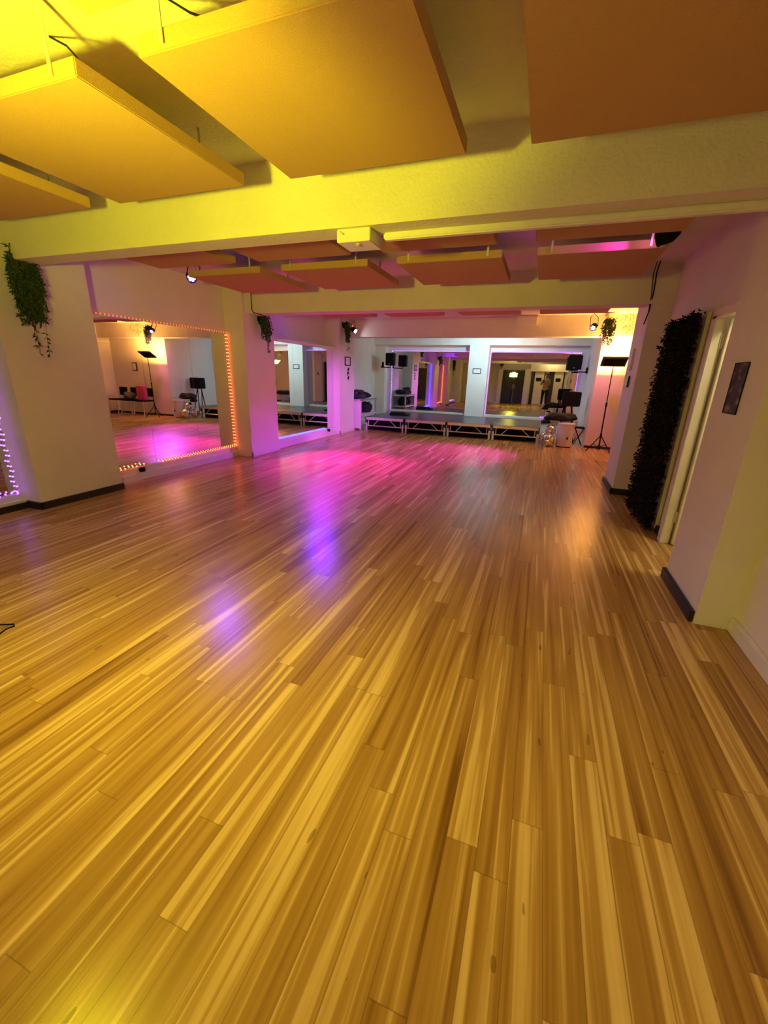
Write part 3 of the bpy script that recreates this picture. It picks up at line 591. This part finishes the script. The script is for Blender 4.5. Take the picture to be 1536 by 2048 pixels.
# small bright fitting on the side of the second right pier
t = thing('wall_light', 'slim pale wall fitting on the far edge of the second right pier', 'wall light', (1.01, 6.2, 1.48))
MB(t.location).box((0.985, 6.17, 1.50), (1.01, 6.25, 1.76), 0.006).build('cover', TRIMW, t); MB(t.location).box((0.99, 6.15, 1.30), (1.01, 6.28, 1.44), 0.006).build('bracket_box', BLACKG, t)

# ---------------------------------------------------------------- par lights
def par(loc, aim, label, gm, anchor, r=0.055, red=False):
    loc = Vector(loc); d_ = (Vector(aim)-loc).normalized(); t = thing('par_light', label, 'stage light', loc)
    MB(loc).lathe(loc-d_*0.12, ((0.025, 0), (0.04, 0.02), (r, 0.05), (r, 0.125), (r+0.004, 0.13), (r+0.004, 0.14), (r-0.006, 0.14), (r-0.008, 0.12)), 22, d_).build('housing', BLACK, t)
    a_ = d_.orthogonal().normalized(); b_ = d_.cross(a_); m = MB(loc)
    for k in range(6):
        an = k*math.pi/3; c_ = loc+d_*0.012+(a_*math.cos(an)+b_*math.sin(an))*r*0.55; m.lathe(c_, ((r*0.22, 0), (r*0.24, 0.006), (r*0.1, 0.012)), 10, d_)
    m.lathe(loc+d_*0.012, ((r*0.22, 0), (r*0.24, 0.006), (r*0.1, 0.012)), 10, d_); m.build('lenses', gm, t)
    s1 = Vector((-d_.y, d_.x, 0)).normalized(); A = Vector(anchor)
    MB(loc).tube([loc-d_*0.05+s1*(r+0.01), loc-d_*0.05+s1*(r+0.012)+(A-loc)*0.6, A, loc-d_*0.05-s1*(r+0.012)+(A-loc)*0.6, loc-d_*0.05-s1*(r+0.01)], 0.006, 6).build('yoke', BLACK, t)
    if red:
        MB(loc).ball(loc-d_*0.09+Vector((0, 0, r+0.004)), 0.012, seg=8).build('indicator', REDL, t)
    return t
p1 = par((-4.10, 4.40, 2.40), (-1.6, 1.0, 0.6), 'violet-white spotlight hanging below the ceiling above the big left mirror', G_WHITE, (-4.12, 4.5, ZC))
add_light('violet_spot', 'SPOT', (-4.08, 4.37, 2.35), (-1.6, 1.7, 0), P_VIOLET, (0.18, 0.01, 1.0), p1, 0.05, 70)
p5 = par((-4.22, 7.65, 2.50), (-1.7, 3.0, 0.0), 'violet spotlight behind the second beam above the blue-lit mirror', G_WHITE, (-4.24, 7.75, ZC))
add_light('violet_spot', 'SPOT', (-4.19, 7.59, 2.47), (-1.8, 3.6, 0), P_VIOLET2, (0.20, 0.01, 1.0), p5, 0.05, 75)
add_light('pool_spot', 'SPOT', (-4.17, 7.57, 2.46), (-2.8, 5.9, 0), P_POOL, (0.66, 0.01, 0.85), p5, 0.05, 50, 1.0)
p2 = par((-4.16, 9.3, 2.30), (-1.9, 8.6, 1.0), 'cool white spotlight beside the dark plant on the third left pier', G_COOL, (-4.22, 9.4, 2.52), red=True)
add_light('white_spot', 'SPOT', (-4.06, 9.26, 2.26), (-1.9, 8.6, 1.0), P_WHITE, (0.8, 0.92, 1.0), p2, 0.05, 75)
p6 = par((-1.27, 10.42, 2.38), (-1.5, 12.0, 1.5), 'cool white spotlight hidden behind the third beam facing the centre pillar', G_STAGE, (-1.27, 10.36, ZC), r=0.07)
add_light('stage_spot', 'SPOT', (-1.28, 10.46, 2.35), (-1.9, 12.0, 1.5), P_STAGE, (0.30, 0.80, 1.0), p6, 0.06, 125, 0.7)
p3 = par((0.74, 9.25, 2.32), (0.2, 7.6, 1.2), 'pink-white spotlight under the third beam near the amber floodlight', G_PINK, (0.72, 9.36, ZC), red=True)
add_light('pink_spot', 'SPOT', (0.70, 9.2, 2.28), (-1.9, 7.6, 0), P_PINK, (0.52, 0.02, 1.0), p3, 0.05, 52, 1.0)
add_light('pink_wash', 'SPOT', (0.76, 9.2, 2.27), (1.35, 9.87, 1.1), P_REDWASH, (1.0, 0.12, 0.55), p3, 0.05, 95, 1.0)
p4 = par((0.66, 3.95, 2.37), (-0.9, 4.75, 2.1), 'black spotlight under the ceiling at right throwing magenta onto a panel', G_PINK, (0.72, 3.95, ZC), r=0.06)
add_light('magenta_spot', 'SPOT', (0.53, 4.0, 2.28), (-4.3, 8.9, 0.4), P_MAGENTA, (0.72, 0.12, 0.95), p4, 0.04, 26, 0.9)
add_light('panel_glow', 'SPOT', (0.575, 3.96, 2.355), (0.2, 4.11, 2.36), 14, (0.75, 0.03, 1.0), p4, 0.03, 70, 1.0)

# added warm fill lamps behind the camera, shaped as round ceiling fittings
for (lx, ly, pw, lb) in ((0.35, -1.25, P_FILL, 'added round warm white fill light before the rear doors'), (-0.4, 0.02, P_FILL*0.15, 'added small round fill light just behind the rear beam')):
    t = thing('ceiling_light', lb, 'ceiling light', (lx, ly, 2.5)); MB(t.location).lathe((lx, ly, 2.53), ((0.13, 0), (0.14, 0.02), (0.14, 0.05)), 24).build('rim', TRIMW, t)
    MB(t.location).lathe((lx, ly, 2.52), ((0.11, 0), (0.12, 0.012)), 24).build('diffuser', glow('fill_diffuser', (1, 0.75, 0.45), 4), t)
    add_light('unseen_light', 'POINT', (lx, ly, 2.42), (lx, ly, 0), pw, (1.0, 0.78, 0.33), t, 0.1)

t = thing('ceiling_light', 'round warm ceiling light in the side room behind the open cream door', 'ceiling light', (1.85, 3.2, 2.5)); MB(t.location).lathe((1.85, 3.2, 2.53), ((0.13, 0), (0.14, 0.02), (0.14, 0.05)), 24).build('rim', TRIMW, t)
MB(t.location).lathe((1.85, 3.2, 2.52), ((0.11, 0), (0.12, 0.012)), 24).build('diffuser', glow('side_diffuser', (1, 0.85, 0.55), 4), t)
add_light('unseen_light', 'POINT', (1.85, 3.2, 2.40), (1.85, 3.2, 0), P_SIDE, (1.0, 0.86, 0.50), t, 0.1)
# ---------------------------------------------------------------- alcove chairs (seen in the mirrors)
def chair(loc, rz, label):
    t = thing('stacking_chair', label, 'chair', loc, 'chairs along the alcove wall'); t.rotation_euler = (0, 0, rz); o = (0, 0, 0)
    MB(o).box((-0.21, -0.2, 0.42), (0.21, 0.2, 0.46), 0.012).build('seat', BLACK, t); MB(o).box((-0.2, 0.18, 0.55), (0.2, 0.21, 0.80), 0.012).build('backrest', BLACK, t)
    for (sx, sy) in ((-1, -1), (1, -1)): MB(o).cyl((sx*0.19, sy*0.18, 0.43), (sx*0.21, sy*0.21, 0), 0.011, n=8).build('leg', STEEL, t)
    for sx in (-1, 1): MB(o).tube([(sx*0.2, 0.19, 0.8), (sx*0.2, 0.19, 0.44), (sx*0.21, 0.23, 0)], 0.011).build('leg', STEEL, t)
    return t
chair((1.72, 9.5, 0), 0, 'black stacking chair under the pink cloth, nearest the amber floodlight')
chair((2.22, 9.5, 0), 0, 'black stacking chair in the middle of the alcove row')
chair((2.72, 9.5, 0), 0.1, 'black stacking chair at the far end of the alcove row')
c = (1.72, 9.5, 0.462); t = thing('gift_bag', 'bright pink bag standing on the chair nearest the amber floodlight', 'bag', c)
MB(c).box((1.57, 9.42, 0.463), (1.87, 9.56, 0.86), 0.012).build('body', PINKC, t); MB(c).tube([(1.65, 9.49, 0.85), (1.67, 9.49, 0.92), (1.77, 9.49, 0.92), (1.79, 9.49, 0.85)], 0.005).build('handles', PINKC, t)
tag(MB((2.22, 9.5, 0.46)).blob((2.22, 9.48, 0.56), (0.18, 0.17, 0.12), 51, 0.3).build('garment', CLOTHGR, smooth=True), 'grey jacket bundled on the middle alcove chair', 'clothing')
tag(MB((1.2, 6.8, 2.1)).box((3.1, 6.6, 2.05), (3.2, 9.8, 2.13)).build('pipe_boxing', WALL), 'pale boxed-in pipe along the alcove side wall', 'pipe')

# ---------------------------------------------------------------- the photographer, seen in the far mirror
def skin(name, verts, edges, radii, m, parent, sub=2, root=0):
    me = bpy.data.meshes.new(name); me.from_pydata(verts, edges, []); me.materials.append(m); o = bpy.data.objects.new(name, me); C.objects.link(o); o.parent = parent
    sk = o.modifiers.new('skin', 'SKIN'); sk.use_smooth_shade = True
    for i, r_ in enumerate(radii):
        me.skin_vertices[0].data[i].radius = r_ if isinstance(r_, tuple) else (r_, r_)
    me.skin_vertices[0].data[root].use_root = True
    sb = o.modifiers.new('sub', 'SUBSURF'); sb.levels = sub; sb.render_levels = sub
    return o
pp = thing('person', 'person in mustard top and dark trousers holding up a phone, seen in the stage mirror', 'person', (0.14, -0.40, 0)); pp.rotation_euler = (0, 0, YAW)
V = []; E = []; RR = []
def add(p, r_, par_=None):
    V.append(p); RR.append(r_); 
    if par_ is not None: E.append((par_, len(V)-1))
    return len(V)-1
pel = add((0, 0, 0.93), (0.155, 0.105)); wa = add((0, 0, 1.06), (0.125, 0.09), pel); ch = add((0, 0, 1.24), (0.15, 0.10), wa); sh = add((0, -0.01, 1.37), (0.12, 0.08), ch)
nk = add((0, 0.0, 1.45), 0.05, sh); n2_ = add((0, 0.01, 1.50), 0.05, nk); hd1 = add((0, 0.02, 1.57), (0.065, 0.08), n2_); hd2 = add((0, 0.01, 1.65), (0.07, 0.09), hd1); hd3 = add((0, 0.0, 1.70), (0.05, 0.06), hd2)
for sx in (-1, 1):
    hp = add((sx*0.09, 0, 0.86), 0.085, pel); kn = add((sx*0.11, 0.01+0.02*sx, 0.48), 0.055, hp); an = add((sx*0.12, -0.02, 0.09), 0.036, kn); 
    to = add((sx*0.13, 0.10, 0.035), (0.04, 0.028), an); t2 = add((sx*0.135, 0.17, 0.03), (0.035, 0.022), to)
    so = add((sx*0.17, -0.01, 1.36), 0.052, sh); el = add((sx*0.23, 0.08, 1.13), 0.038, so); wr = add((sx*0.085, 0.33, 1.27), 0.025, el); pm = add((sx*0.075, 0.372, 1.31), (0.03, 0.016), wr)
body = skin('body', V, E, RR, SKIN, pp)
# fingers: short skinned chains rooted inside the palm, curled round the phone edge
for sx in (-1, 1):
    for k, ln in enumerate((0.9, 1.0, 0.95, 0.75)):
        z = 1.345-0.021*k; p0 = (sx*0.072, 0.372, z-0.015); p1_ = (sx*0.064, 0.366+0.0, z); p2_ = (sx*(0.055), 0.366-0.002, z+0.004); p3_ = (sx*(0.055-0.022*ln), 0.364, z+0.006)
        skin('finger', [p0, p1_, p2_, p3_], [(0, 1), (1, 2), (2, 3)], [0.010, 0.009, 0.0085, 0.0075], SKIN, body, 1)
    skin('thumb', [(sx*0.082, 0.355, 1.29), (sx*0.066, 0.350, 1.315), (sx*0.048, 0.352, 1.335)], [(0, 1), (1, 2)], [0.012, 0.010, 0.009], SKIN, body, 1)
V = [(0, 0, 0.88), (0, 0, 1.06), (0, 0, 1.24), (0, -0.01, 1.38)]; E = [(0, 1), (1, 2), (2, 3)]; RR = [(0.17, 0.12), (0.145, 0.105), (0.165, 0.115), (0.12, 0.085)]
for sx in (-1, 1):
    n0 = len(V); V += [(sx*0.17, -0.01, 1.36), (sx*0.23, 0.08, 1.13), (sx*0.12, 0.27, 1.235)]; E += [(3, n0), (n0, n0+1), (n0+1, n0+2)]; RR += [0.064, 0.05, 0.036]
skin('sweater', V, E, RR, SHIRT, pp)
V = [(0, 0, 0.94)]; E = []; RR = [(0.162, 0.112)]
for sx in (-1, 1):
    n0 = len(V); V += [(sx*0.09, 0, 0.84), (sx*0.11, 0.01+0.02*sx, 0.48), (sx*0.12, -0.02, 0.10)]; E += [(0, n0), (n0, n0+1), (n0+1, n0+2)]; RR += [0.098, 0.07, 0.055]
skin('trousers', V, E, RR, TROUS, pp)
MB((0, 0, 0)).ball((0, -0.025, 1.655), 0.1, (0.92, 1.02, 1.0), 20).ball((0, -0.075, 1.56), 0.08, (1.0, 0.6, 1.5), 16).build('hair', HAIR, pp, smooth=True)
fc = MB((0, 0, 0)).ball((0, 0.105, 1.60), 0.014, (0.8, 1.1, 1.4), 10)
for sx in (-1, 1): fc.ball((sx*0.082, 0.01, 1.61), 0.024, (0.4, 0.8, 1.2), 10)
fc.build('nose_and_ears', SKIN, pp, smooth=True)
ey = MB((0, 0, 0))
for sx in (-1, 1): ey.ball((sx*0.03, 0.088, 1.63), 0.011, (1.2, 0.6, 0.7), 10)
ey.build('eyes', BLACKG, pp); MB((0, 0, 0)).ball((0, 0.093, 1.555), 0.02, (1.2, 0.5, 0.3), 10).build('mouth', PINKC, pp)
for sx in (-1, 1): MB((0, 0, 0)).box((sx*0.13-0.045, -0.06, 0.0), (sx*0.13+0.045, 0.2, 0.065), 0.02).build('shoe', SHOE, pp)
# phone just behind the camera's viewpoint
pc = Vector((0, 0, 1.35)) - fw*0.018 - u2*0.055
t = thing('phone', 'dark phone held up in both hands by the person', 'phone', pc)
MB(pc).obox(pc, (r2, u2, fw), (0.037, 0.078, 0.004), 0.003).build('case', BLACKG, t); MB(pc).obox(pc-fw*0.0045, (r2, u2, fw), (0.034, 0.074, 0.0006)).build('screen', glow('phone_screen', (0.8, 0.85, 1.0), 1.0), t)
